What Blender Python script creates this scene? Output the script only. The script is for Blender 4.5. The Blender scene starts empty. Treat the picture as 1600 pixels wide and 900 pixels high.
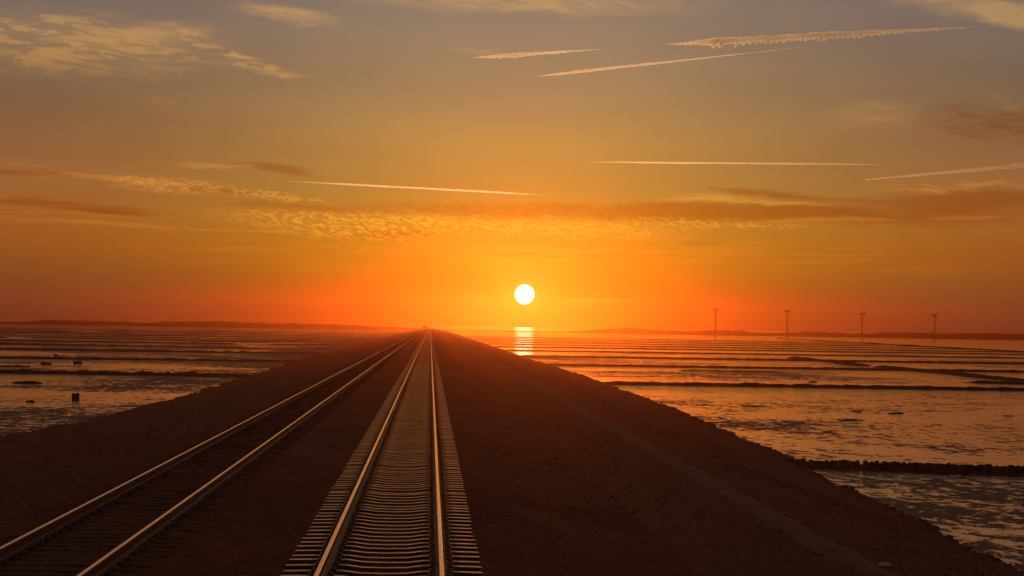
import bpy, bmesh, math, random
from mathutils import Vector, Matrix, noise
R = math.radians
random.seed(7)
C = bpy.context.scene.collection
S = bpy.context.scene

# ------------------------------------------------------------------ camera
# Rails run along +Y, rail top is z = 0, the right-hand track is centred on x = 0.
F = 3313.0                                   # focal length in pixels of a 1600 px wide frame
YAW, PITCH, ROLL = R(2.196), R(1.046), R(0.90)
cam_d = bpy.data.cameras.new("camera"); cam = bpy.data.objects.new("camera", cam_d); C.objects.link(cam)
cam_d.sensor_width = 36.0; cam_d.lens = F / 1600 * 36
cam_d.clip_start = 0.5; cam_d.clip_end = 200000
CAM = Vector((0.56, 0.0, 3.01))
ROT = Matrix.Rotation(-YAW, 3, 'Z') @ Matrix.Rotation(R(90) + PITCH, 3, 'X') @ Matrix.Rotation(ROLL, 3, 'Z')
cam.matrix_world = Matrix.Translation(CAM) @ ROT.to_4x4()
S.camera = cam

SUN_AZ, SUN_EL = R(2.54), R(0.879)
# ------------------------------------------------------------------ world
W = bpy.data.worlds.new("World"); S.world = W; W.use_nodes = True
nt = W.node_tree; nt.nodes.clear()

class X:                                    # tiny expression helper over Math nodes
    tree = None
    def __init__(s, v): s.v = v
    @staticmethod
    def op(o, *a, clamp=False):
        n = X.tree.nodes.new('ShaderNodeMath'); n.operation = o; n.use_clamp = clamp
        for i, q in enumerate(a):
            q = q.v if isinstance(q, X) else q
            if isinstance(q, (int, float)): n.inputs[i].default_value = q
            else: X.tree.links.new(q, n.inputs[i])
        return X(n.outputs[0])
    def __add__(s, o): return X.op('ADD', s, o)
    __radd__ = __add__
    def __sub__(s, o): return X.op('SUBTRACT', s, o)
    def __rsub__(s, o): return X.op('SUBTRACT', o, s)
    def __mul__(s, o): return X.op('MULTIPLY', s, o)
    __rmul__ = __mul__
    def __truediv__(s, o): return X.op('DIVIDE', s, o)
    def __pow__(s, o): return X.op('POWER', s, o)
def fn(o, *a, **k): return X.op(o, *a, **k)
def sstep(x, a, b):
    n = X.tree.nodes.new('ShaderNodeMapRange'); n.interpolation_type = 'SMOOTHSTEP'
    X.tree.links.new(x.v, n.inputs[0]); n.inputs[1].default_value = a; n.inputs[2].default_value = b
    return X(n.outputs[0])
def comb(x, y, z=0.0):
    n = X.tree.nodes.new('ShaderNodeCombineXYZ')
    for i, q in enumerate((x, y, z)):
        if isinstance(q, X): X.tree.links.new(q.v, n.inputs[i])
        else: n.inputs[i].default_value = q
    return n.outputs[0]
def noise_n(vec, scale, detail=4, rough=.55, dist=0.0):
    n = X.tree.nodes.new('ShaderNodeTexNoise'); X.tree.links.new(vec, n.inputs['Vector'])
    n.inputs['Scale'].default_value = scale; n.inputs['Detail'].default_value = detail
    n.inputs['Roughness'].default_value = rough; n.inputs['Distortion'].default_value = dist
    return X(n.outputs[0])
def lin(c):
    return tuple(((v/255)/12.92 if v/255 <= .04045 else ((v/255+.055)/1.055)**2.4) for v in c)
def ramp(x, stops, interp='LINEAR'):
    n = X.tree.nodes.new('ShaderNodeValToRGB'); n.color_ramp.interpolation = interp
    X.tree.links.new(x.v, n.inputs[0]); e = n.color_ramp.elements
    while len(e) > 1: e.remove(e[-1])
    for i, (p, c) in enumerate(stops):
        q = e[0] if i == 0 else e.new(p)
        q.position = p; q.color = (*c, 1)
    return n.outputs[0]
def cmix(f, a, b, mode='MIX'):
    n = X.tree.nodes.new('ShaderNodeMix'); n.data_type = 'RGBA'; n.blend_type = mode; n.clamp_result = False
    for sck, q in ((n.inputs[0], f), (n.inputs[6], a), (n.inputs[7], b)):
        if isinstance(q, X): q = q.v
        if isinstance(q, (int, float)): sck.default_value = q
        elif isinstance(q, tuple): sck.default_value = (*q, 1)
        else: X.tree.links.new(q, sck)
    return n.outputs[2]

X.tree = nt
tc = nt.nodes.new('ShaderNodeTexCoord'); sep = nt.nodes.new('ShaderNodeSeparateXYZ')
nt.links.new(tc.outputs['Generated'], sep.inputs[0])
dx, dy, dz = (X(sep.outputs[i]) for i in range(3))
U = fn('ARCTAN2', dx, dy) * F + 672.0         # azimuth, in 1/3313 rad from the track's direction
V = fn('ARCSINE', dz) * F                     # elevation, same unit; 0 = horizon

def uv(x, y):                                 # photograph pixel -> (azimuth, elevation) numbers
    return 799 + (x-800) + (y-450)*.0157, 60.5 - (y-450) + (x-800)*.0157
SU, SV = 672 + SUN_AZ*F, SUN_EL*F

vn = V / 1200.0
side = ramp(vn, [(0.0000, (0.070,0.030,0.018)), (0.0217, (0.105,0.048,0.021)), (0.0550, (0.175,0.064,0.020)), (0.0967, (0.300,0.082,0.014)), (0.1383, (0.340,0.104,0.022)), (0.1800, (0.290,0.112,0.034)), (0.2383, (0.225,0.106,0.048)), (0.3050, (0.170,0.106,0.064)), (0.4133, (0.150,0.124,0.110)), (0.5167, (0.130,0.090,0.068)), (1.0000, (0.085,0.042,0.028))])
sunc = ramp(vn, [(0.0000, (0.100,0.014,0.000)), (0.0217, (0.160,0.035,0.000)), (0.0500, (0.250,0.120,0.001)), (0.0717, (0.300,0.190,0.003)), (0.0967, (0.340,0.215,0.008)), (0.1383, (0.320,0.240,0.020)), (0.1800, (0.290,0.222,0.040)), (0.2383, (0.350,0.236,0.062)), (0.3050, (0.285,0.210,0.098)), (0.4133, (0.215,0.178,0.135)), (0.5167, (0.150,0.105,0.075)), (1.0000, (0.090,0.045,0.030))])
du = (U - SU); dv = (V - SV)
wide = fn('EXPONENT', (du*du) * (-1/(480.0**2)))
col = cmix(wide, side, sunc)
# aureole round the sun
r2 = du*du*.75 + dv*dv*1.0
a1 = fn('EXPONENT', fn('SQRT', r2+1) * (-1/95.0))
a2 = fn('EXPONENT', fn('SQRT', r2+1) * (-1/34.0))
# domain warp for clouds
base_v = comb(U/100.0, V/100.0)
w1 = noise_n(comb(U/150.0, V/45.0, 3.0), 1.0, 5, .6) - .5
w2 = noise_n(comb(U/40.0, V/14.0, 9.0), 1.0, 5, .6) - .5
Vw = V + w1*26.0 + w2*9.0
Uw = U + w1*50.0 + w2*40.0
streak = noise_n(comb(U/170.0, V/9.0, 1.0), 1.0, 6, .6)
wisp = noise_n(comb((U+V*2.2)/60.0 + w2*1.5, V/14.0 + w1*2.0, 5.0), 1.0, 6, .65)
mott = noise_n(comb((U+V*1.2)/12.0 + w2*1.6, V/5.0, 7.0), 1.0, 5, .6, .6)
def blob(x, y, w, h, slope=0.0, soft=.7, edge=1.0):
    u0, v0 = uv(x, y)
    a = (Uw - u0) if edge else (U-u0)
    b = (Vw if edge else V) - v0 + (a*slope)
    r = fn('SQRT', (a*a)*(1/w**2) + (b*b)*(1/h**2))
    return fn('SUBTRACT', 1.0, sstep(r, 1-soft, 1+soft*.4))
def addall(l):
    r = l[0]
    for q in l[1:]: r = r + q
    return r
wm = sstep(wisp, .44, .60); mm = sstep(mott, .47, .57); st = sstep(streak, .42, .62)
bright = addall([
    blob(60, 74, 290, 50, .04) * (wm*.8+.3) * 1.1,
    blob(245, 62, 95, 24, -.1) * (wm*.6+.4) * 1.0,
    blob(330, 84, 60, 9, .28) * wm * .5,
    blob(446, 28, 80, 14, .12) * (wm*.4+.6) * 1.0,
    blob(395, 106, 70, 10, .2) * wm * 1.0,
    blob(440, 119, 40, 6, .06) * .5,
    blob(235, 160, 50, 8, .1) * wm * .35,
    blob(820, 6, 300, 21, .02) * (wm*.5+.5) * .8,
    blob(745, 80, 45, 10, .1) * wm * .35,
    blob(1480, 12, 170, 26, .2) * (wm*.4+.5) * .9,
    blob(1585, 42, 90, 20, .2) * .85,
    blob(1365, 182, 70, 22, .0) * (wm*.5+.3) * .45,
    blob(1560, 165, 30, 10, .4) * wm * .5,
    blob(60, 262, 90, 4, .03, edge=0) * st * .5,
    blob(170, 282, 150, 5, .04) * .4,
    blob(330, 262, 60, 5, .05) * .4,
    blob(280, 292, 110, 13, .05) * (mm*.8+.2) * .8,
    blob(430, 308, 90, 10, .08) * mm * .8,
    blob(60, 338, 240, 5, .05) * st * .5,
    blob(560, 352, 230, 26, .04) * (mm*.9+.1) * 1.0,
    blob(870, 358, 210, 17, .02) * (mm*.75+.25) * .9,
    blob(1120, 350, 160, 10, .02) * mm * .6,
    blob(1110, 313, 85, 6, -.04) * (st*.5+.5) * .9,
    blob(1210, 320, 90, 4, .03) * .6,
    blob(1480, 297, 130, 10, .0) * wm * .6,
    blob(1380, 345, 320, 5, -.02) * st * .5,
    blob(1300, 405, 400, 30, .02, edge=0) * st * .25,
    blob(820, 400, 190, 26, .0, edge=0) * (st*.5+.2) * .7,
    blob(500, 400, 320, 26, .02, edge=0) * st * .18,
    blob(250, 356, 300, 8, .04) * st * .35,
    blob(930, 470, 80, 2.6, -.02, edge=0) * .5,
    blob(780, 467, 40, 2.2, .0, edge=0) * .35])
dark = addall([
    blob(60, 277, 80, 4.5, .02, edge=0) * .8,
    blob(110, 326, 150, 8.5, .06) * (st*.4+.6) * .95,
    blob(180, 335, 70, 4.5, .04, edge=0) * .7,
    blob(435, 266, 80, 8, .05) * .8,
    blob(340, 298, 60, 5, .1) * .6,
    blob(470, 325, 120, 7, .03) * (mm*.4+.6) * .7,
    blob(620, 366, 80, 6, .0) * .6,
    blob(880, 330, 400, 16, .0) * (1.0-mm*.35) * 1.0,
    blob(1300, 336, 360, 17, .02) * (st*.3+.7) * .95,
    blob(1180, 303, 90, 6, .04) * .8,
    blob(1290, 314, 130, 5, .03, edge=0) * .6,
    blob(1510, 318, 160, 20, .0) * .85,
    blob(1530, 200, 110, 34, .05) * (wm*.6+.4) * .85,
    blob(1100, 378, 40, 5, .0) * .4,
    blob(1500, 400, 260, 30, .0) * st * .2,
    blob(150, 200, 300, 90, .0) * .15])
bright = fn('MINIMUM', bright, 1.0); dark = fn('MINIMUM', dark, 1.0)
col = cmix(dark, col, cmix(1.0, col, (.78,.56,.42), 'MULTIPLY'))
bcol = cmix(1.0, cmix(1.0, col, (1.6,1.34,.88), 'MULTIPLY'), (.13,.060,.012), 'ADD')
col = cmix(bright, col, bcol)
# faint large-scale unevenness of a real sky
uneven = noise_n(comb(U/420.0, V/60.0, 11.0), 1.0, 4, .5)*.22 + .89
col = cmix(1.0, col, comb(uneven, uneven, uneven), 'MULTIPLY')
def scaled(c, f):
    n = nt.nodes.new('ShaderNodeVectorMath'); n.operation = 'SCALE'
    n.inputs[0].default_value = c; nt.links.new(f.v, n.inputs[3]); return n.outputs[0]
def vadd(a, b):
    n = nt.nodes.new('ShaderNodeVectorMath'); n.operation = 'ADD'
    nt.links.new(a, n.inputs[0]); nt.links.new(b, n.inputs[1]); return n.outputs[0]
AUR = 1.0
col = vadd(col, scaled((.0, .06, .004), a1))
col = vadd(col, scaled((.1, .25, .03), a2))
rr = fn('SQRT', du*du + dv*dv)
disc = fn('SUBTRACT', 1.0, sstep(rr, 13.2, 16.4))
col = vadd(col, scaled((8.0, 4.6, 2.6), disc))
# never brighter below the horizon than at it
bg1 = nt.nodes.new('ShaderNodeBackground'); nt.links.new(col, bg1.inputs[0]); bg1.inputs[1].default_value = 1.0
sky = nt.nodes.new('ShaderNodeTexSky'); sky.sky_type = 'NISHITA'; sky.sun_disc = False
sky.sun_elevation = SUN_EL; sky.sun_rotation = SUN_AZ; sky.dust_density = 4.0
bg2 = nt.nodes.new('ShaderNodeBackground'); nt.links.new(sky.outputs[0], bg2.inputs[0]); bg2.inputs[1].default_value = 0.006
ad = nt.nodes.new('ShaderNodeAddShader'); wo = nt.nodes.new('ShaderNodeOutputWorld')
nt.links.new(bg1.outputs[0], ad.inputs[0]); nt.links.new(bg2.outputs[0], ad.inputs[1]); nt.links.new(ad.outputs[0], wo.inputs[0])
W.cycles.sampling_method = 'MANUAL'; W.cycles.sample_map_resolution = 2048

# ------------------------------------------------------------------ sun
sd = bpy.data.lights.new("sun_lamp", 'SUN'); so = bpy.data.objects.new("sun_lamp", sd); C.objects.link(so)
sd.energy = 0.36; sd.angle = R(0.55); sd.color = (1.0, .42, .17)
so.visible_glossy = False                     # the sun that water and rails mirror is the disc in the sky; without this it is counted twice
to_sun = Vector((math.sin(SUN_AZ)*math.cos(SUN_EL), math.cos(SUN_AZ)*math.cos(SUN_EL), math.sin(SUN_EL)))
so.rotation_euler = to_sun.to_track_quat('Z', 'Y').to_euler()

S.view_settings.view_transform = 'Standard'; S.view_settings.look = 'None'
S.view_settings.exposure = 0; S.view_settings.gamma = 1; S.view_settings.use_curve_mapping = False
S.render.engine = 'CYCLES'
S.cycles.max_bounces = 4; S.cycles.diffuse_bounces = 1; S.cycles.glossy_bounces = 2; S.cycles.volume_bounces = 1
S.cycles.sample_clamp_indirect = 4; S.cycles.use_denoising = True

# ------------------------------------------------------------------ helpers
WZ = -4.2                                     # water level
def ray(x, y):
    d = ROT @ Vector((x-800, -(y-450), -F)); return d.normalized()
def ground(x, y, z=WZ):
    d = ray(x, y); return CAM + d * ((z - CAM.z)/d.z)
def at(x, y, dist):
    d = ray(x, y); return CAM + d * (dist/d.y)
def finish(o, label=None, cat=None, group=None, kind=None, parent=None):
    if label: o['label'] = label
    if cat: o['category'] = cat
    if group: o['group'] = group
    if kind: o['kind'] = kind
    if parent: o.parent = parent
    return o
def link_mesh(name, verts, faces, mat, smooth=False, **k):
    me = bpy.data.meshes.new(name); me.from_pydata(verts, [], faces); me.update()
    if smooth: me.shade_smooth()
    me.materials.append(mat)
    o = bpy.data.objects.new(name, me); C.objects.link(o)
    return finish(o, **k)
def thing(name, loc, label, cat, group=None, rz=0):
    o = bpy.data.objects.new(name, None); C.objects.link(o); o.location = loc; o.rotation_euler[2] = rz
    o.empty_display_size = .5
    return finish(o, label, cat, group)
class MB:
    def __init__(s): s.v = []; s.f = []
    def add(s, vs, fs):
        n = len(s.v); s.v += [tuple(v) for v in vs]; s.f += [tuple(i+n for i in f) for f in fs]
    def box(s, c, d, rz=0):
        x, y, z = d[0]/2, d[1]/2, d[2]/2; m = Matrix.Rotation(rz, 3, 'Z')
        vs = [m @ Vector(p) + Vector(c) for p in ((-x,-y,-z),(x,-y,-z),(x,y,-z),(-x,y,-z),(-x,-y,z),(x,-y,z),(x,y,z),(-x,y,z))]
        s.add(vs, [(0,3,2,1),(4,5,6,7),(0,1,5,4),(1,2,6,5),(2,3,7,6),(3,0,4,7)])
    def sweep(s, prof, ys, off=(0,0), jit=None):      # profile in xz swept along y, capped
        n = len(prof); base = len(s.v)
        for j, y in enumerate(ys):
            for i, (px, pz) in enumerate(prof):
                s.v.append((px+off[0], y, pz+off[1]))
        for j in range(len(ys)-1):
            for i in range(n):
                a = base+j*n+i; b = base+j*n+(i+1) % n
                s.f.append((a, b, b+n, a+n))
        s.f.append(tuple(base+i for i in range(n))[::-1]); s.f.append(tuple(base+(len(ys)-1)*n+i for i in range(n)))
    def cyl(s, p0, p1, r0, r1, n=8):
        p0, p1 = Vector(p0), Vector(p1); q = (p1-p0).to_track_quat('Z', 'Y').to_matrix(); vs = []
        for p, r in ((p0, r0), (p1, r1)):
            for i in range(n):
                a = 2*math.pi*i/n; vs.append(p + q @ Vector((r*math.cos(a), r*math.sin(a), 0)))
        s.add(vs, [(i, (i+1) % n, n+(i+1) % n, n+i) for i in range(n)] + [tuple(range(n))[::-1], tuple(range(n, 2*n))])
    def stone(s, c, r, seed, flat=.6):
        import random as rnd
        g = rnd.Random(seed); ph = g.random()*9
        vs = []; rows = 4; cols = 7
        vs.append((c[0], c[1], c[2]-r[2]))
        for i in range(1, rows):
            t = math.pi*i/rows
            for j in range(cols):
                a = 2*math.pi*j/cols + i*.4 + ph; k = .75+.5*g.random()
                vs.append((c[0]+r[0]*k*math.sin(t)*math.cos(a), c[1]+r[1]*k*math.sin(t)*math.sin(a), c[2]-r[2]*math.cos(t)*(.8+.4*g.random())))
        vs.append((c[0], c[1], c[2]+r[2]))
        fs = [(0, 1+(j+1) % cols, 1+j) for j in range(cols)]
        for i in range(rows-2):
            for j in range(cols):
                a = 1+i*cols+j; b = 1+i*cols+(j+1) % cols; fs.append((a, b, b+cols, a+cols))
        l = len(vs)-1; o = 1+(rows-2)*cols
        fs += [(o+j, o+(j+1) % cols, l) for j in range(cols)]
        s.add(vs, fs)
    def build(s, name, mat, smooth=False, **k): return link_mesh(name, s.v, s.f, mat, smooth, **k)

def material(name):
    m = bpy.data.materials.new(name); m.use_nodes = True; t = m.node_tree
    X.tree = t; b = t.nodes['Principled BSDF']
    c = t.nodes.new('ShaderNodeTexCoord').outputs['Object']
    return m, t, b, c
def bump(t, b, h, strength, dist):
    n = t.nodes.new('ShaderNodeBump'); n.inputs['Strength'].default_value = strength; n.inputs['Distance'].default_value = dist
    t.links.new(h.v, n.inputs['Height']); t.links.new(n.outputs[0], b.inputs['Normal'])
def vmap(t, c, sx, sy, sz):
    n = t.nodes.new('ShaderNodeMapping'); t.links.new(c, n.inputs[0]); n.inputs['Scale'].default_value = (sx, sy, sz); return n.outputs[0]

# -- ballast
M = {}
def stony(name, c0, c1, scale, rough=.85, bstr=.8, bdist=.04, patch=.3):
    m, t, b, c = material(name)
    v = t.nodes.new('ShaderNodeTexVoronoi'); t.links.new(c, v.inputs['Vector']); v.inputs['Scale'].default_value = scale
    vv = X(v.outputs['Distance'])
    cr = t.nodes.new('ShaderNodeSeparateColor'); t.links.new(v.outputs['Color'], cr.inputs[0])
    rnd = X(cr.outputs[0])
    pn = noise_n(c, patch, 5, .6)
    f = (rnd*.55 + sstep(pn, .3, .7)*.5)
    t.links.new(cmix(f, c0, c1), b.inputs['Base Color'])
    b.inputs['Roughness'].default_value = rough
    bump(t, b, vv*-1.0 + noise_n(c, scale*2, 3)*.3, bstr, bdist)
    M[name] = m; return m
stony('ballast', (.050,.014,.005), (.17,.052,.019), 16)
stony('rubble', (.03,.014,.008), (.075,.036,.022), 3, .7, .6, .1)
# -- embankment turf and gravel
m, t, b, c = material('turf'); M['turf'] = m
cs_ = vmap(t, c, 1, .22, 1); n1 = noise_n(cs_, .3, 6, .6); n2 = noise_n(cs_, 2.2, 6, .7); n3 = sstep(noise_n(c, 5.5, 6, .8), .35, .65)
t.links.new(cmix(sstep(n1+n2*.4, .55, .85), cmix(n3, (.056,.015,.005), (.19,.055,.017)), cmix(n3, (.070,.020,.006), (.20,.066,.022))), b.inputs['Base Color'])
b.inputs['Roughness'].default_value = .8
bump(t, b, n2*.4+n3*.5, .8, .08)
m, t, b, c = material('gravel_path'); M['path'] = m
n2 = noise_n(c, 1.1, 6, .7); n3 = noise_n(c, 14, 3, .7)
t.links.new(cmix(sstep(n2, .35, .65), (.050,.016,.007), (.135,.047,.022)), b.inputs['Base Color'])
b.inputs['Roughness'].default_value = .7
bump(t, b, n2*.6+n3*.4, .5, .05)
# -- tidal flat: water film over mud
m, t, b, c = material('tidal_water'); M['flat'] = m
sepc = t.nodes.new('ShaderNodeSeparateXYZ'); t.links.new(c, sepc.inputs[0])
px, py = X(sepc.outputs[0]), X(sepc.outputs[1])
big = noise_n(comb(px/45.0, py/60.0, 2.0), 1.0, 6, .62, .6)
mid = noise_n(comb(px/4.5, py/8.0, 5.0), 1.0, 6, .68, .8)
fine = noise_n(comb(px/.8, py/1.8, 1.0), 1.0, 7, .75)
left = sstep(px*-1.0, 0.0, 1.0); right = 1.0 - left
dist_l = px*-1.0
zone = (left*((1.0-sstep(py, 160.0, 190.0))*-.07 + sstep(py, 170.0, 200.0)*(1.0-sstep(py, 270.0, 300.0))*.10*sstep(dist_l, 30.0, 44.0)*.8
        - (1.0-sstep(dist_l, 26.0, 46.0))*sstep(py, 215.0, 270.0)*.13 - sstep(py, 400.0, 520.0)*.07)
        + right*(sstep(py, 108.0, 116.0)*.03 - (1.0-sstep(py, 96.0, 108.0))*.07))
wet = big*.85 + mid*.55 + (fine-.5)*1.15 - .255 + zone + sstep(px, 200.0, 320.0)*.3 + right*sstep(py, 500.0, 700.0)*.04
mud = fn('SUBTRACT', 1.0, sstep(wet, .385, .43))
t.links.new(cmix(mud, (.03,.022,.018), cmix(fine, (.022,.013,.009), (.055,.034,.024))), b.inputs['Base Color'])
t.links.new((mud*.50 + .055).v, b.inputs['Roughness'])
b.inputs['IOR'].default_value = 2.0
t.links.new(((1.0-mud)*.40+.10).v, b.inputs['Specular IOR Level'])
rip = noise_n(comb(px/.9, py/.55, 1.0), 1.0, 4, .6)
rip2 = noise_n(comb(px/6.0, py/3.0, 8.0), 1.0, 3, .5)
bump(t, b, rip*(mud*1.2+.7)+mid*mud*.8+rip2*.4, .34, .10)
# -- generic dark mud / brushwood
m, t, b, c = material('wet_mud'); M['mud'] = m
n1 = noise_n(c, 1.5, 6, .7)
t.links.new(cmix(n1, (.022,.016,.012), (.06,.045,.034)), b.inputs['Base Color']); b.inputs['Roughness'].default_value = .75
bump(t, b, n1, .8, .2)
m, t, b, c = material('brushwood'); M['brush'] = m
n1 = noise_n(vmap(t, c, 6, 6, 1.5), 1.0, 6, .7)
t.links.new(cmix(n1, (.02,.014,.01), (.06,.042,.03)), b.inputs['Base Color']); b.inputs['Roughness'].default_value = .85
bump(t, b, n1, 1.0, .15)
m, t, b, c = material('far_land'); M['land'] = m
n1 = noise_n(c, .02, 5, .6)
t.links.new(cmix(n1, (.03,.03,.018), (.07,.06,.035)), b.inputs['Base Color']); b.inputs['Roughness'].default_value = .95
# -- steel
def steel(name, c0, c1, r0, r1, metal, ns=(30, .6, 30)):
    m, t, b, c = material(name)
    n = noise_n(vmap(t, c, *ns), 1.0, 5, .6); g = noise_n(vmap(t, c, 4, 4, 4), 1.0, 4, .6)
    t.links.new(cmix(n, c0, c1), b.inputs['Base Color'])
    t.links.new((g*(r1-r0)+r0).v, b.inputs['Roughness']); b.inputs['Metallic'].default_value = metal
    M[name] = m
steel('rail_head', (.72,.40,.28), (.95,.60,.46), .12, .24, 1.0)
steel('rail_rust', (.05,.020,.010), (.12,.050,.025), .42, .6, .2, (5, 5, 5))
steel('clip_steel', (.10,.06,.04), (.22,.14,.09), .35, .5, .6, (8, 8, 8))
# -- sleeper concrete with rust near the rail seats (brake dust and rust wash have a shape of their own)
def sleeper_mat(name, c0, c1, rough, rust=True):
    m, t, b, c = material(name)
    s_ = t.nodes.new('ShaderNodeSeparateXYZ'); t.links.new(c, s_.inputs[0])
    geo = t.nodes.new('ShaderNodeNewGeometry'); g_ = t.nodes.new('ShaderNodeSeparateXYZ'); t.links.new(geo.outputs['Position'], g_.inputs[0])
    pos = comb(X(g_.outputs[0]), X(g_.outputs[1]), X(g_.outputs[2]))
    n = noise_n(pos, 3.0, 6, .65); n2 = noise_n(pos, 22, 4, .7)
    cc = cmix(sstep(n*.6+n2*.4, .35, .65), c0, c1)
    if rust:
        d = fn('ABSOLUTE', fn('ABSOLUTE', X(s_.outputs[0])) - .75)
        k = fn('SUBTRACT', 1.0, sstep(d + (n2-.5)*.10, .19, .29))
        cc = cmix(k, cc, cmix(n2, (.035,.018,.012), (.07,.035,.02)))
        t.links.new((k*.3+rough).v, b.inputs['Roughness'])
    else: b.inputs['Roughness'].default_value = rough
    oi = t.nodes.new('ShaderNodeObjectInfo'); v_ = X(oi.outputs['Random'])*.45 + .75
    grime = sstep(noise_n(pos, 1.3, 6, .75), .42, .58)*.5 + .5
    v_ = v_*grime
    cc = cmix(1.0, cc, comb(v_, v_, v_), 'MULTIPLY')
    t.links.new(cc, b.inputs['Base Color'])
    bump(t, b, n2, .4, .01)
    M[name] = m
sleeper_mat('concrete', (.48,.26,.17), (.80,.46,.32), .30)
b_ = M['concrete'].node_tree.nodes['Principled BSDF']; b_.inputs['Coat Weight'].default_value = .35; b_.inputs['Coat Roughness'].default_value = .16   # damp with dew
sleeper_mat('old_sleeper', (.030,.010,.005), (.065,.022,.010), .8, False)
sleeper_mat('shaded_side', (.03,.012,.007), (.09,.042,.026), .8, False)  # sleeper sides: shade put into a dark colour so the tops stand out
m, t, b, c = material('turbine_paint'); M['turbine'] = m
n = noise_n(c, .3, 4, .6); t.links.new(cmix(n, (.32,.31,.30), (.45,.44,.42)), b.inputs['Base Color']); b.inputs['Roughness'].default_value = .5
m, t, b, c = material('weathered_timber'); M['timber'] = m
n = noise_n(vmap(t, c, 1, 1, 9), 1.0, 5, .7); t.links.new(cmix(n, (.018,.013,.010), (.06,.042,.030)), b.inputs['Base Color']); b.inputs['Roughness'].default_value = .8
m, t, b, c = material('pale_stone'); M['pale'] = m
n = noise_n(c, 8, 4, .6); t.links.new(cmix(n, (.35,.30,.25), (.55,.48,.42)), b.inputs['Base Color']); b.inputs['Roughness'].default_value = .6

# ------------------------------------------------------------------ setting: water and tidal flats
def sheet(name, x0, x1, y0, y1, z, mat):
    return link_mesh(name, [(x0,y0,z),(x1,y0,z),(x1,y1,z),(x0,y1,z)], [(0,1,2,3)], mat, kind='structure')
sheet('tidal_water', -60000, 60000, -500, 90000, WZ, M['flat'])

# shorelines of the dam in world x as a function of distance
def lerp_tab(tab, y):
    if y <= tab[0][0]: return tab[0][1]
    for (a, va), (b_, vb) in zip(tab, tab[1:]):
        if y <= b_: return va + (vb-va)*(y-a)/(b_-a)
    return tab[-1][1]
RS = sorted((lambda p: (p.y, p.x))(ground(x, y)) for x, y in
            [(1585,893),(1500,845),(1420,805),(1345,775),(1290,752),(1248,722),(1180,692),(1120,668),(1060,641),(1000,620),(925,592),(833,563),(765,539)])
LS = sorted((lambda p: (p.y, p.x))(ground(x, y)) for x, y in
            [(0,683),(60,676),(128,661),(204,640),(281,622),(332,606),(400,584),(470,562),(540,542)])
print('right shore', [(round(a), round(b,1)) for a, b in RS]); print('left shore', [(round(a), round(b,1)) for a, b in LS])
def nz(x, y, s, z=0): return noise.noise(Vector((x*s, y*s, z)))
def prof(x, y):
    r, l = lerp_tab(RS, y), lerp_tab(LS, y)
    z = None
    if x >= 0:
        k = [(0,-.33),(1.6,-.36),(2.3,-.55),(3.4,-.84),(5.0,-.96),(8.9,-.98),(10.2,-1.25),(r, WZ),(r+4, WZ-1.2)]
    else:
        k = [(l-5, WZ-1.0),(l, WZ),(-9.5,-1.25),(-7.6,-.95),(-6.5,-.40),(0,-.33)]
    z = lerp_tab(k, x)
    dsl = max(0, abs(x) - (9.5 if x > 0 else 8.0))
    bank = min(1, dsl/4)
    z += bank*(nz(x, y, .09)*.22 + nz(x, y, .35, 4)*.07 + nz(x, y, 1.1, 8)*.035)
    near = max(0, 1-abs(x-r)/4.0) if x > 0 else max(0, 1-abs(x-l)/4.0)
    z += near*(abs(nz(x, y, .8, 2))*.28 - .06)
    if abs(x+2.1) > 4.4: z += .045*nz(x, y, 2.5, 3) - (.05*math.exp(-((x-5.3)/.25)**2) + .05*math.exp(-((x-6.7)/.25)**2) if x > 0 else 0)
    return z
BX_ = [(1.62,-.19),(2.0,-.26),(3.2,-.66),(4.2,-.82),(5.0,-.97)]
stony('gravel', (.05,.02,.01), (.26,.12,.07), 2.5, .6)
ys = []; y = -30.0
while y < 2950:
    ys.append(y); y += .45 if 15 < y < 130 else max(.6, abs(y)*.006)
xs = []
x = -60.0
while x < 60:
    xs.append(x); x += .35 if abs(x) > 7 and abs(x) < 32 else .5 if abs(x) < 8 else 2.0
vs = []; fs = []
for yy in ys:
    for xx in xs:
        # stay inside the narrowing/widening shores
        vs.append((xx, yy, max(prof(xx, yy), WZ-1.3)))
nx = len(xs)
for j in range(len(ys)-1):
    for i in range(nx-1):
        a = j*nx+i; fs.append((a, a+1, a+nx+1, a+nx))
# the flats beyond the toes are left out (they lie under the water sheet)
link_mesh('embankment', vs, fs, M['turf'], smooth=True, kind='structure')

# ballast bed (both tracks), with shoulders
BX = [(-7.0,-.62),(-6.35,-.30),(-5.9,-.205),(-2.65,-.205),(-2.15,-.30),(-1.62,-.19),(-1.30,-.178),(-1.24,-.235),(1.24,-.235),(1.30,-.178),(1.62,-.19),(2.0,-.26),(3.2,-.66),(4.2,-.82),(5.0,-.97)]
bxs = []
for (a, za), (b_, zb) in zip(BX, BX[1:]):
    n = max(1, round((b_-a)/.12))
    bxs += [(a+(b_-a)*i/n, za+(zb-za)*i/n) for i in range(n)]
bxs.append(BX[-1])
bys = []; y = 14.0
while y < 2850:
    bys.append(y); y += .12 if y < 45 else max(.15, y*.006)
vs = []; fs = []
for yy in bys:
    for xx, zz in bxs:
        vs.append((xx, yy, zz + .035*nz(xx, yy, 6.0) + .02*nz(xx, yy, 14.0, 3)))
nx = len(bxs)
for j in range(len(bys)-1):
    for i in range(nx-1):
        a = j*nx+i; fs.append((a, a+1, a+nx+1, a+nx))
link_mesh('ballast_bed', vs, fs, M['ballast'], kind='structure')

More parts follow.
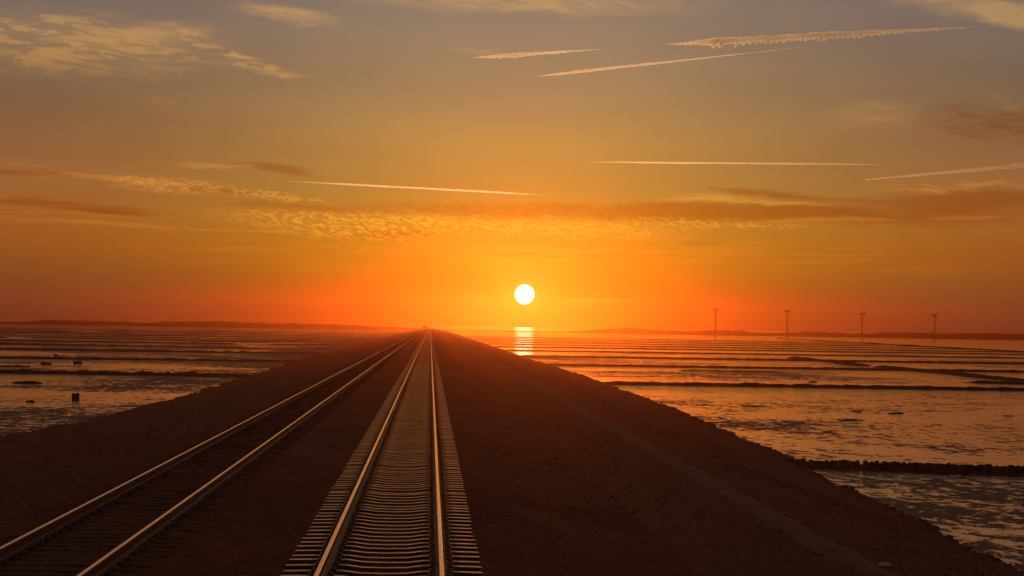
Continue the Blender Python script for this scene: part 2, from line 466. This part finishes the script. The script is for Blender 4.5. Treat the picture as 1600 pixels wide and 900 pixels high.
# worn gravel path on the right-hand side
vs = []; fs = []; pys = [y for y in ys if y > 12]
for j, yy in enumerate(pys):
    for i in range(7):
        w = .36 + .2*nz(3, yy, .3)
        xx = 7.95 + .12*nz(1, yy, .05) + (i/6-.5)*2*w
        edge = (abs(i-3)/3)**2
        vs.append((xx, yy, prof(xx, yy) + .055 - .07*edge))
for j in range(len(pys)-1):
    for i in range(6):
        a = j*7+i; fs.append((a, a+1, a+8, a+7))
link_mesh('path', vs, fs, M['path'], smooth=True, kind='structure')

# loose stones along both toes of the dam
mb = MB(); g = random.Random(3)
for k in range(2600):
    side_ = g.random() < .65
    yy = 50*math.exp(g.random()*2.3)
    sx = lerp_tab(RS if side_ else LS, yy)
    xx = sx + g.gauss(-.1, .55)*(1 if side_ else -1)
    s = g.uniform(.04, .12)*(1+yy/400)
    mb.stone((xx, yy, max(prof(xx, yy), WZ-.1)-s*.15), (s, s, s*.6), k)
mb.build('rubble_edge', M['rubble'], kind='stuff', label='loose dark stones and clods along the water edge of the dam')
mb = MB(); g = random.Random(9)
for k in range(5200):
    yy = 23*math.exp(g.random()*1.5); xx = g.uniform(2.2, 9.8) if g.random() < .62 else g.uniform(-12.5, -7.0)
    if nz(xx, yy, .5, 12) < g.uniform(-.5, .35): continue
    s = g.uniform(.012, .04)*(1+yy/150)
    zb = prof(xx, yy) if xx > 5 or xx < 0 else lerp_tab(BX_, xx)
    mb.stone((xx, yy, zb+s*.15), (s, s, s*.7), k)
mb.build('loose_gravel', M['gravel'], kind='stuff', label='loose gravel scattered over the verges beside the tracks')
# rough grass on the dam shoulders
m, t, b, c = material('grass_blades'); M['blade'] = m
n = noise_n(c, .5, 3); t.links.new(cmix(n, (.09,.035,.012), (.17,.075,.03)), b.inputs['Base Color']); b.inputs['Roughness'].default_value = .7
mb = MB(); g = random.Random(5)
for k in range(15000):
    side_ = g.random() < .6
    yy = 24*math.exp(g.random()*2.4)
    sx = lerp_tab(RS if side_ else LS, yy)
    a0 = 9.0 if side_ else 7.4
    u = g.random()
    xx = (a0 + (abs(sx)-a0-.3)*u)*(1 if side_ else -1)
    if nz(xx, yy, .12, 6) < g.uniform(-.35, .2): continue
    zz = prof(xx, yy)-.03
    if zz < WZ+.1: continue
    for q in range(4):
        a = g.random()*6.28; h = g.uniform(.03, .08); w = .012+.00010*yy; l = h*.6
        ox, oy = g.gauss(0,.09), g.gauss(0,.09); ca, sa = math.cos(a), math.sin(a)
        mb.add([(xx+ox-w, yy+oy, zz), (xx+ox+w, yy+oy, zz), (xx+ox+ca*l, yy+oy+sa*l, zz+h)], [(0,1,2)])
mb.build('rough_grass', M['blade'], kind='stuff', label='short rough grass on the slopes of the dam')

# far land
def shore(name, x0, x1, d0, h, seed, fx, label=None):
    vs = []; fs = []; n = int((x1-x0)/7); rows = [0, 8, 25, 60, 120, 200]
    for j, r_ in enumerate(rows):
        for i in range(n+1):
            x = x0+(x1-x0)*i/n
            e = min(1, (x-x0)/fx, (x1-x)/fx) if fx else 1
            lump = .55 + .6*noise.noise(Vector((x*.0022, seed, 0))) + .35*noise.noise(Vector((x*.009, seed, 2))) + .22*abs(noise.noise(Vector((x*.05, seed, r_))))+.12*noise.noise(Vector((x*.14, seed, r_)))
            k = (0, .25, .7, 1, .9, .0)[j]
            vs.append((x, d0+r_+40*noise.noise(Vector((x*.003, seed+7, 0))), WZ-.3 + k*h*max(.12, lump)*max(0.0, e)))
    for j in range(len(rows)-1):
        for i in range(n):
            a = j*(n+1)+i; fs.append((a, a+1, a+n+2, a+n+1))
    return link_mesh(name, vs, fs, M['land'], kind='structure')
shore('hills', -1600, 60, 2900, 11.8, 1.3, 300)
shore('far_coast', 20, 1600, 3000, 13.5, 6.1, 300)

# ------------------------------------------------------------------ railway tracks
rail_prof = [(-.035,0),(-.030,-.001),(.030,-.001),(.035,-.008),(.035,-.037),(.010,-.050),(.009,-.132),(.030,-.146),(.074,-.158),(.075,-.170),(-.075,-.170),(-.074,-.158),(-.030,-.146),(-.009,-.132),(-.010,-.050),(-.035,-.037),(-.035,-.008)]
def geo_ys(a, b_, s0, k):
    r = [a]
    while r[-1] < b_: r.append(min(b_, r[-1]+max(s0, r[-1]*k)))
    return r
def rail(root, x):
    web = MB(); web.sweep([(px_, min(pz_, -.003)) for px_, pz_ in rail_prof], geo_ys(6, 2830, 3, .05), (x, 0))
    o = web.build('rail', M['rail_rust'], parent=root)
    hd = MB(); hd.sweep([(-.027,-.006),(.027,-.006),(.027,-.0025),(.018,.0005),(-.018,.0005),(-.027,-.0025)], geo_ys(6, 2830, 3, .05), (x, 0))
    hd.build('running_surface', M['rail_head'], parent=o)
    return o
def sleeper_mesh(kind):
    mb = MB()
    if kind == 'concrete':                    # end, rail seat, slim waist, rail seat, end
        st_ = [(-1.30,-.188,.14),(-1.25,-.186,.145),(-1.0,-.180,.15),(-.86,-.176,.15),(-.64,-.172,.15),(-.50,-.178,.14),(-.30,-.205,.12),(0,-.212,.11),
               (.30,-.205,.12),(.50,-.178,.14),(.64,-.172,.15),(.86,-.176,.15),(1.0,-.180,.15),(1.25,-.186,.145),(1.30,-.188,.14)]
    else:
        st_ = [(-1.30,-.19,.125),(-.4,-.188,.125),(.4,-.188,.125),(1.30,-.19,.125)]
    vs = []
    for x, z, w in st_:
        vs += [(x,-w,-.36),(x,-w*.80,z-.020),(x,-w*.52,z),(x,w*.52,z),(x,w*.80,z-.018),(x,w,-.36)]
    fs = []; n = 6
    for j in range(len(st_)-1):
        for i in range(n):
            a = j*n+i; b_ = j*n+(i+1) % n; fs.append((a, a+n, b_+n, b_))
    fs.append(tuple(range(n))); fs.append(tuple(range((len(st_)-1)*n, len(st_)*n))[::-1])
    mb.add(vs, fs)
    me = bpy.data.meshes.new('sleeper'); me.from_pydata(mb.v, [], mb.f); me.update()
    for p in me.polygons: p.material_index = 0 if p.normal.z > .93 else 1  # level tops keep their own colour, sloped faces get the painted shade
    return me
def clip_mesh():
    mb = MB()
    mb.box((0, 0, 0), (.07, .12, .028)); mb.cyl((0, 0, .002), (0, 0, .053), .018, .016, 6)
    mb.cyl((-.03, -.06, .016), (-.03, .06, .016), .012, .012, 5)
    me = bpy.data.meshes.new('rail_clip'); me.from_pydata(mb.v, [], mb.f); me.update(); me.materials.append(M['clip_steel']); return me
def track(cx, label, kind, mat, n_parts, y0):
    root = thing('railway_track', (cx, 0, 0), label, 'railway track')
    for s_ in (-1, 1): rail(root, s_*.7535)
    me = sleeper_mesh(kind); me.materials.append(mat); me.materials.append(M['shaded_side']); cm = clip_mesh()
    g = random.Random(int(cx*10))
    for k in range(n_parts):
        yy = y0 + .6*k
        o = bpy.data.objects.new('sleeper', me); C.objects.link(o); o.parent = root
        o.location = (g.gauss(0, .008), yy+g.gauss(0, .008), g.gauss(0, .004)); o.rotation_euler[2] = g.gauss(0, .004); o.rotation_euler[1] = g.gauss(0, .0015)
        for rx in (-.7535, .7535) if k < 98 else ():
            for s_ in (-1, 1):
                c_ = bpy.data.objects.new('rail_clip', cm); C.objects.link(c_); c_.parent = o
                c_.location = (rx+s_*.115, 0, -.158); c_.rotation_euler[2] = 0 if s_ > 0 else math.pi
    mb = MB(); base_v_ = [v.co.copy() for v in me.vertices]; base_f = [tuple(p.vertices) for p in me.polygons]
    yy = y0 + .6*n_parts
    while yy < 900:
        dx_, dz_ = g.gauss(0, .008), g.gauss(0, .005)
        mb.add([(v.x+dx_, v.y+yy, v.z+dz_) for v in base_v_], base_f); yy += .6
    fo = mb.build('far_sleepers', mat, kind='stuff', parent=root); fo.data.materials.append(M['shaded_side'])
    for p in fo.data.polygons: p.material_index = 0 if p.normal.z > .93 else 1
    fm = MB(); cv = [v.co.copy() for v in cm.vertices]; cf = [tuple(p.vertices) for p in cm.polygons]
    for k in range(n_parts, n_parts+260):
        for rx in (-.7535, .7535):
            for s_ in (-1, 1): fm.add([(rx+s_*.115+s_*v.x, y0+.6*k+s_*v.y, v.z-.158) for v in cv], cf)
    fm.build('far_clips', M['clip_steel'], kind='stuff', parent=root)
    return root
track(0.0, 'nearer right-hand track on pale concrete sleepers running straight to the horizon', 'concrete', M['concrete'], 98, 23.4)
track(-4.28, 'left-hand track with dark sleepers sunk in ballast beside the other track', 'old', M['old_sleeper'], 98, 25.0)

# ------------------------------------------------------------------ groynes and mud banks
def ridge(name, p0, p1, w, h, jag, mat, step=.5, seed=0, gaps=0.0, bend=0.0, **k):
    p0, p1 = Vector((p0[0], p0[1], 0)), Vector((p1[0], p1[1], 0)); L = (p1-p0).length; n = max(6, int(L/step)); d = (p1-p0)/L; q = Vector((-d.y, d.x, 0))
    cs = [(-1,-.25),(-.62,.45),(-.3,.9),(0,1),(.3,.88),(.62,.4),(1,-.25)]
    vs = []; fs = []
    for j in range(n+1):
        s = L*j/n; e = min(1, s/2+.05, (L-s)/2+.05)
        c_ = p0 + d*s + q*(bend*math.sin(math.pi*s/L) + .5*w*noise.noise(Vector((s*.03, seed, 5))))
        hh = h*(1+jag*noise.noise(Vector((s*.5, seed, 0))) + jag*.8*noise.noise(Vector((s*1.7, seed, 3))))
        g_ = noise.noise(Vector((s*.022, seed, 9)))
        if gaps and g_ < -.5+gaps: hh *= .25
        ww = w*(1+.3*noise.noise(Vector((s*.2, seed, 4))))
        for a, b_ in cs:
            p = c_ + q*(a*ww); jj = 1+.5*jag*noise.noise(Vector((p.x*1.9, p.y*1.9, seed)))
            vs.append((p.x, p.y, WZ + (b_*hh*jj*e if b_ > 0 else -.3)))
    m_ = len(cs)
    for j in range(n):
        for i in range(m_-1):
            a = j*m_+i; fs.append((a, a+m_, a+m_+1, a+1))
    fs.append(tuple(range(m_))); fs.append(tuple(range(n*m_, n*m_+m_))[::-1])
    return link_mesh(name, vs, fs, mat, **k)
def shx(yy, right=True): return lerp_tab(RS if right else LS, yy)

def shift(D): return 23854/(23854/D+5)         # photograph rows re-read from the corrected horizon
# right-hand side, nearest first
a = ground(1225, 728); b_ = ground(1610, 745)
root = thing('stone_groyne', (a.x-1, a.y, WZ), 'nearest rubble groyne at right, jutting from the dam across the wet mud', 'groyne')
o = ridge('stone_core', (0, 0), (b_.x-a.x+9, b_.y-a.y), 1.1, .34, .5, M['rubble'], .25, 3, parent=root); o.location.z = -WZ
mb = MB(); g = random.Random(11)
for k in range(420):
    u = g.random()*(b_.x-a.x+8); s = g.uniform(.05, .14)
    yy_ = (b_.y-a.y)*u/(b_.x-a.x+9) + g.gauss(0, .45); zz = .30*math.exp(-((yy_-(b_.y-a.y)*u/(b_.x-a.x+9))/.8)**2)
    mb.stone((u, yy_, zz+g.uniform(-.02, .08)), (s, s, s*.8), k)
mb.build('loose_stone', M['rubble'], kind='stuff', parent=root)
RG = [(290, 240, .42, 1.3, 'long dark brushwood groyne across the right-hand flats, second nearest the camera'),
      (440, 250, .40, 1.6, 'straight dark groyne on the right-hand flats behind the broken mud bank'),
      (580, 250, .42, 2.0, 'groyne fourth from the front on the right-hand flats')]
for i, (D, ex, h, w, lb) in enumerate(RG):
    D = shift(D); h *= .9
    ridge('brushwood_groyne', (shx(D)-1.5, D), (ex, D+(-6, 4, -5)[i]), w, h, .35, M['brush'], .5, 20+i, label=lb, cat='groyne')
for i, (D, ex) in enumerate([(735,235),(890,240),(1050,250),(1230,262),(1440,275),(1700,290),(2050,305)]):
    D = shift(D)
    ridge('brushwood_groyne', (shx(D)-1, D), (ex, D+8*math.sin(i*2)), 1.5+D/900, .30+D*.00004, .3, M['brush'], 2.0, 30+i,
          label='thin dark line of a distant groyne far out on the right-hand flats', cat='groyne', group='distant groynes on the right-hand flats')
# training wall parallel to the dam, edge of open water on the right
ridge('boundary_groyne', (232, 670), (330, 2000), 2.2, .5, .3, M['brush'], 3.0, 50, label='outermost right-hand groyne running away along the open water', cat='groyne')
ridge('mud_bank', (92.5, 328), (94, 436), 2.6, .42, .4, M['mud'], .5, 51, label='thick dark mud bank slanting across the right-hand flats', cat='mud bank')
ridge('mud_bank', (93, 447), (98, 565), 2.2, .42, .5, M['mud'], .5, 52, gaps=.1, label='shorter mud bank beyond the thick one on the right-hand flats', cat='mud bank')
ridge('mud_bank', (80, 312), (98, 301), 2.0, .35, .4, M['mud'], .5, 53, label='low dark mud bank cut off by the right edge of the picture', cat='mud bank')
ridge('mud_bank', (44, 370), (62, 368), 1.5, .2, .6, M['mud'], .5, 54, gaps=.2, label='low broken clods on the flats between the second and third right-hand groynes', cat='mud bank')
# left-hand side
LG = [(300, -100, .48, 2.2, 'nearest dark groyne on the left-hand flats, behind the square block'),
      (432, -150, .42, 2.8, 'second dark groyne on the left-hand flats'),
      (560, -190, .50, 4.5, 'broad dark bank third from the front on the left-hand flats')]
for i, (D, ex, h, w, lb) in enumerate(LG):
    D = shift(D); h *= .9
    ridge('brushwood_groyne', (ex, D+(8, -10, 4)[i]), (shx(D, False)+1.5, D), w, h, .45, M['brush'], .5, 60+i, label=lb, cat='groyne')
for i, (D, ex) in enumerate([(690,-250),(830,-260),(980,-320),(1150,-350),(1350,-400),(1600,-450),(1950,-520),(2450,-640)]):
    D = shift(D)
    ridge('brushwood_groyne', (ex, D+10*math.sin(i*3)), (shx(D, False)+1, D), 1.8+D/600, .32+D*.00005, .5, M['brush'], 2.0, 70+i, gaps=.3,
          label='thin dark line of a distant groyne far out on the left-hand flats', cat='groyne', group='distant groynes on the left-hand flats')

# squared timber block and clods on the left-hand flats
p = ground(118, 624)
root = thing('timber_block', (p.x, p.y, WZ), 'square dark timber block standing alone in shallow water at left', 'block')
mb = MB()
for k in range(5): mb.box((-.24+.12*k, 0, .26+.02*math.sin(k*3)), (.115, .55, .56+.05*math.sin(k*5)))
mb.build('timber_stack', M['timber'], parent=root)
mb = MB(); mb.box((0, -.29, .14), (.62, .03, .08)); mb.box((0, -.29, .42), (.62, .03, .08)); mb.build('cross_batten', M['timber'], parent=root)
def clod(x, y, wpx, hpx, label, cat='mud clod', group=None, name='mud_clod', seed=1):
    p = ground(x, y); D = p.y; w = wpx*D/F/2; h = hpx*D/F
    mb = MB(); g = random.Random(seed)
    n = max(2, int(w*2/.35))
    for i in range(n):
        u = -w + 2*w*(i+.5)/n
        e_ = 1-.55*(abs(u)/w)**2; mb.stone((u, g.gauss(0, .35), h*.1), (max(.3, w/n*g.uniform(1.5, 2.4)), .4, h*.9*e_*g.uniform(.65, 1.05)), seed*31+i)
    o = mb.build(name, M['mud'], smooth=False, label=label, cat=cat, group=group); o.location = (p.x, p.y, WZ); return o
clod(42, 599, 42, 5, 'long low mud slab in front of the nearest left-hand groyne', seed=1)
clod(71, 569, 17, 4, 'small dark clod at far left between the first two groynes', seed=2)
clod(121, 568, 11, 6, 'stubby clod to the right of the small clod at left', seed=3)
clod(101, 584, 13, 7, 'square-topped clod on the nearest left-hand groyne', seed=4)
clod(61, 583, 34, 6, 'longer lump left of the square-topped clod on the groyne', seed=5)
clod(165, 583, 50, 5, 'wide lump right of the square-topped clod on the groyne', seed=6)
clod(300, 584, 11, 6, 'upright clod at the right end of the pool on the left-hand flats', seed=7)
clod(20, 573, 50, 3, 'thin mud strip at the left edge of the picture', seed=8)
clod(88, 556, 5, 3, 'tiny far clod at left', seed=9)
clod(48, 628, 8, 4, 'small clod to the left of the square timber block', seed=10)
clod(1331, 657, 36, 2.4, 'long thin dark clod lying alone on the wet flats at right', seed=11)
clod(1400, 646, 26, 2.4, 'dark clod cluster on the wet flats below the long groyne', seed=12)
clod(1340, 643, 14, 1.6, 'little clod left of the dark cluster at right', seed=13)
clod(1175, 635, 30, 1.7, 'low clods in the water near the dam at right', seed=14)
clod(1575, 650, 12, 1.8, 'small clod near the right edge of the picture', seed=15)
clod(1172, 599, 26, 2, 'low clods just behind the long right-hand groyne', seed=16)
clod(1270, 597, 12, 2.5, 'single clod behind the long right-hand groyne', seed=17)
# pale stones lying on the verge
for i, (x, y, s) in enumerate([(833,763,.13),(842,765,.08),(868,811,.10),(879,792,.06),(900,815,.08),(935,876,.11),(948,873,.08),(893,876,.07),(1383,872,.12)]):
    p = ground(x, y, -.84); mb = MB(); mb.stone((0,0,0), (s, s*.8, s*.45), 90+i)
    o = mb.build('pale_stone', M['pale'], label='small pale stone lying on the dark verge right of the tracks', cat='stone', group='pale stones on the verge'); o.location = (p.x, p.y, prof(p.x, p.y)+.02)

# ------------------------------------------------------------------ wind turbines
def turbine(x, yb, yh, rot, phase, label, d=3120, rb=10.5):
    b0 = at(x, yb, d); hub = at(x, yh, d); k = d/F
    root = thing('wind_turbine', (b0.x, b0.y, WZ), label, 'wind turbine', 'wind turbines on the far shore', rz=rot)
    hz = hub.z - WZ; r_ = rb*k
    mb = MB(); mb.cyl((0,0,0), (0,0,hz-.6), 1.7, 1.1, 14); mb.build('tower', M['turbine'], True, parent=root)
    mb = MB(); mb.box((0, 1.6, hz), (2.4, 6.8, 2.5)); mb.box((0, 5.2, hz-.2), (1.8, 1.0, 1.8)); mb.build('nacelle', M['turbine'], parent=root)
    mb = MB(); mb.cyl((0,-1.9,hz), (0,-3.6,hz), 1.1, .9, 10); mb.cyl((0,-3.6,hz), (0,-4.5,hz), .9, .2, 10); hb = mb.build('hub', M['turbine'], True, parent=root)
    for i in range(3):
        a_ = phase + i*2*math.pi/3; dr = Vector((math.sin(a_), 0, math.cos(a_))); si = Vector((math.cos(a_), 0, -math.sin(a_)))
        vs = []; c0 = Vector((0, -2.8, hz))
        for t_, w_, th in ((.04,.7,.5),(.18,1.5,.45),(.5,1.15,.3),(.85,.7,.2),(1,.3,.1)):
            c_ = c0 + dr*(r_*t_)
            vs += [c_-si*w_*.5, c_+Vector((0,-th,0)), c_+si*w_, c_+Vector((0,th,0))]
        fs = [(j*4+q, j*4+(q+1) % 4, j*4+4+(q+1) % 4, j*4+4+q) for j in range(4) for q in range(4)] + [(0,1,2,3),(19,18,17,16)]
        link_mesh('blade', vs, fs, M['turbine'], parent=root)
turbine(1118, 521, 483.5, R(35), R(4), 'leftmost of the four wind turbines on the far shore')
turbine(1230, 523, 486, R(50), R(25), 'second wind turbine from the left on the far shore')
turbine(1347, 525, 490, R(42), R(-3), 'third wind turbine from the left on the far shore')
turbine(1460, 527, 493, R(40), R(40), 'rightmost of the four wind turbines on the far shore')
for i, (x, yt) in enumerate([(1026, 508), (1031, 507)]):
    b0 = at(x, 520, 3120); tp = at(x, yt, 3120); mb = MB(); mb.cyl((0,0,0), (0,0,tp.z-WZ), 1.0, .7, 8); mb.box((0,0,tp.z-WZ-2), (3, 3, 1.2))
    o = mb.build('lattice_mast', M['turbine'], label=('left', 'right')[i]+' one of two thin masts left of the wind turbines', cat='mast'); o.location = (b0.x, b0.y, WZ)
# low bush and hut where the line meets the horizon
p = at(663, 514, 2300)
mb = MB(); g = random.Random(2)
for k in range(60):
    a_ = g.random()*6.28; r_ = g.random()**.5*2.2
    mb.stone((r_*math.cos(a_), r_*math.sin(a_), 1.2+g.random()*3.6*(1-r_/3)), (.7,.7,.6), 500+k)
o = mb.build('bush', M['land'], label='dark bush beside the line where the tracks reach the horizon', cat='bush'); o.location = (p.x, p.y, -1)

# ------------------------------------------------------------------ contrails: real volumes high over the sea
def vol_mat(name, dens, g_, col_=(1,1,1)):
    m = bpy.data.materials.new(name); m.use_nodes = True; t = m.node_tree; t.nodes.clear()
    o = t.nodes.new('ShaderNodeOutputMaterial'); v = t.nodes.new('ShaderNodeVolumePrincipled')
    v.inputs['Color'].default_value = (*col_, 1); v.inputs['Density'].default_value = dens; v.inputs['Anisotropy'].default_value = g_
    t.links.new(v.outputs[0], o.inputs['Volume']); m.cycles.homogeneous_volume = True
    return m
CD = 30000.0
def contrail(p0, p1, wfun, lump, dens, label, seed, g_=.875):
    a = at(*p0, CD); b_ = at(*p1, CD*1.0); n = 700; k = CD/F; nr = 18
    d = (b_-a); L = d.length; d.normalize(); up = (Vector((0,0,1)) - d*d.z).normalized(); q = d.cross(up)
    vs = []; fs = []
    for j in range(n+1):
        u = j/n; w = max(.06, wfun(u))*k; c_ = a + (b_-a)*u
        c_ = c_ + up*(k*.5*noise.noise(Vector((u*5, seed, 0))))
        for i in range(nr):
            t_ = 2*math.pi*i/nr; low = max(0, -math.sin(t_))
            r_ = w*.5*(1 + .3*noise.noise(Vector((u*45, t_, seed))) + .25*noise.noise(Vector((u*9, 3, seed))))
            if lump:
                s_ = u*L/k                               # length in photo pixels
                l_ = .5+.5*math.sin(s_*2*math.pi/9.3 + 3.2*noise.noise(Vector((s_*.045, seed, 1)))); l_ = l_**.8
                r_ *= 1 + lump*low*(l_*(.7+1.0*noise.noise(Vector((s_*.06, seed, 4)))) - .3 + .6*noise.noise(Vector((s_*.22, t_, seed))))
            vs.append(c_ + up*(math.sin(t_)*r_) + q*(math.cos(t_)*r_) - d*(low*r_*.5))
    for j in range(n):
        for i in range(nr):
            x0, x1 = j*nr+i, j*nr+(i+1) % nr; fs.append((x0, x0+nr, x1+nr, x1))
    fs.append(tuple(range(nr))); fs.append(tuple(range(n*nr, n*nr+nr))[::-1])
    o = link_mesh('contrail', [v-a for v in vs], fs, vol_mat('contrail_vapour', 2.2*dens/k, g_, (.86,1,1)), label=label, cat='contrail', group='contrails in the upper sky')
    o.location = a
def taper(peak, a_, b_): return lambda u: peak*min(1, u/a_ if a_ else 1, (1-u)/b_ if b_ else 1)
contrail((733,91), (957,75.5), taper(6.0, .22, .65), .6, .16, 'short fluffy white contrail, upper centre, leftmost of the top three', 1)
contrail((831,120), (1298,69), taper(4.4, .12, .8), 0, .20, 'straight thin contrail running just below the broad feathery one', 2)
contrail((1033,70), (1560,40), taper(11.0, .16, .5), .8, .10, 'broad feathery contrail with a row of tufts along its underside', 3)
contrail((903,253), (1428,257.5), taper(2.6, .2, .3), .2, .20, 'long level contrail above the cloud bank right of the sun', 4)
contrail((1353,281), (1625,256), lambda u: 2.0+5.5*u, 0, .11, 'contrail that widens towards the right edge of the picture', 5)
contrail((430,282), (868,305.5), taper(2.8, .25, .25), 0, .20, 'thin golden contrail sloping down to the right above the cloud bank', 6)

# ------------------------------------------------------------------ haze
HZ_TOP = 54
mb = MB(); mb.box((0, 2100, (WZ-1+HZ_TOP)/2), (6400, 4600, HZ_TOP-WZ+1))
hz = mb.build('haze', vol_mat('haze_air', 1.05e-4, .932, (1.0,.27,.04)), kind='stuff', label='warm evening haze over the tidal flats')
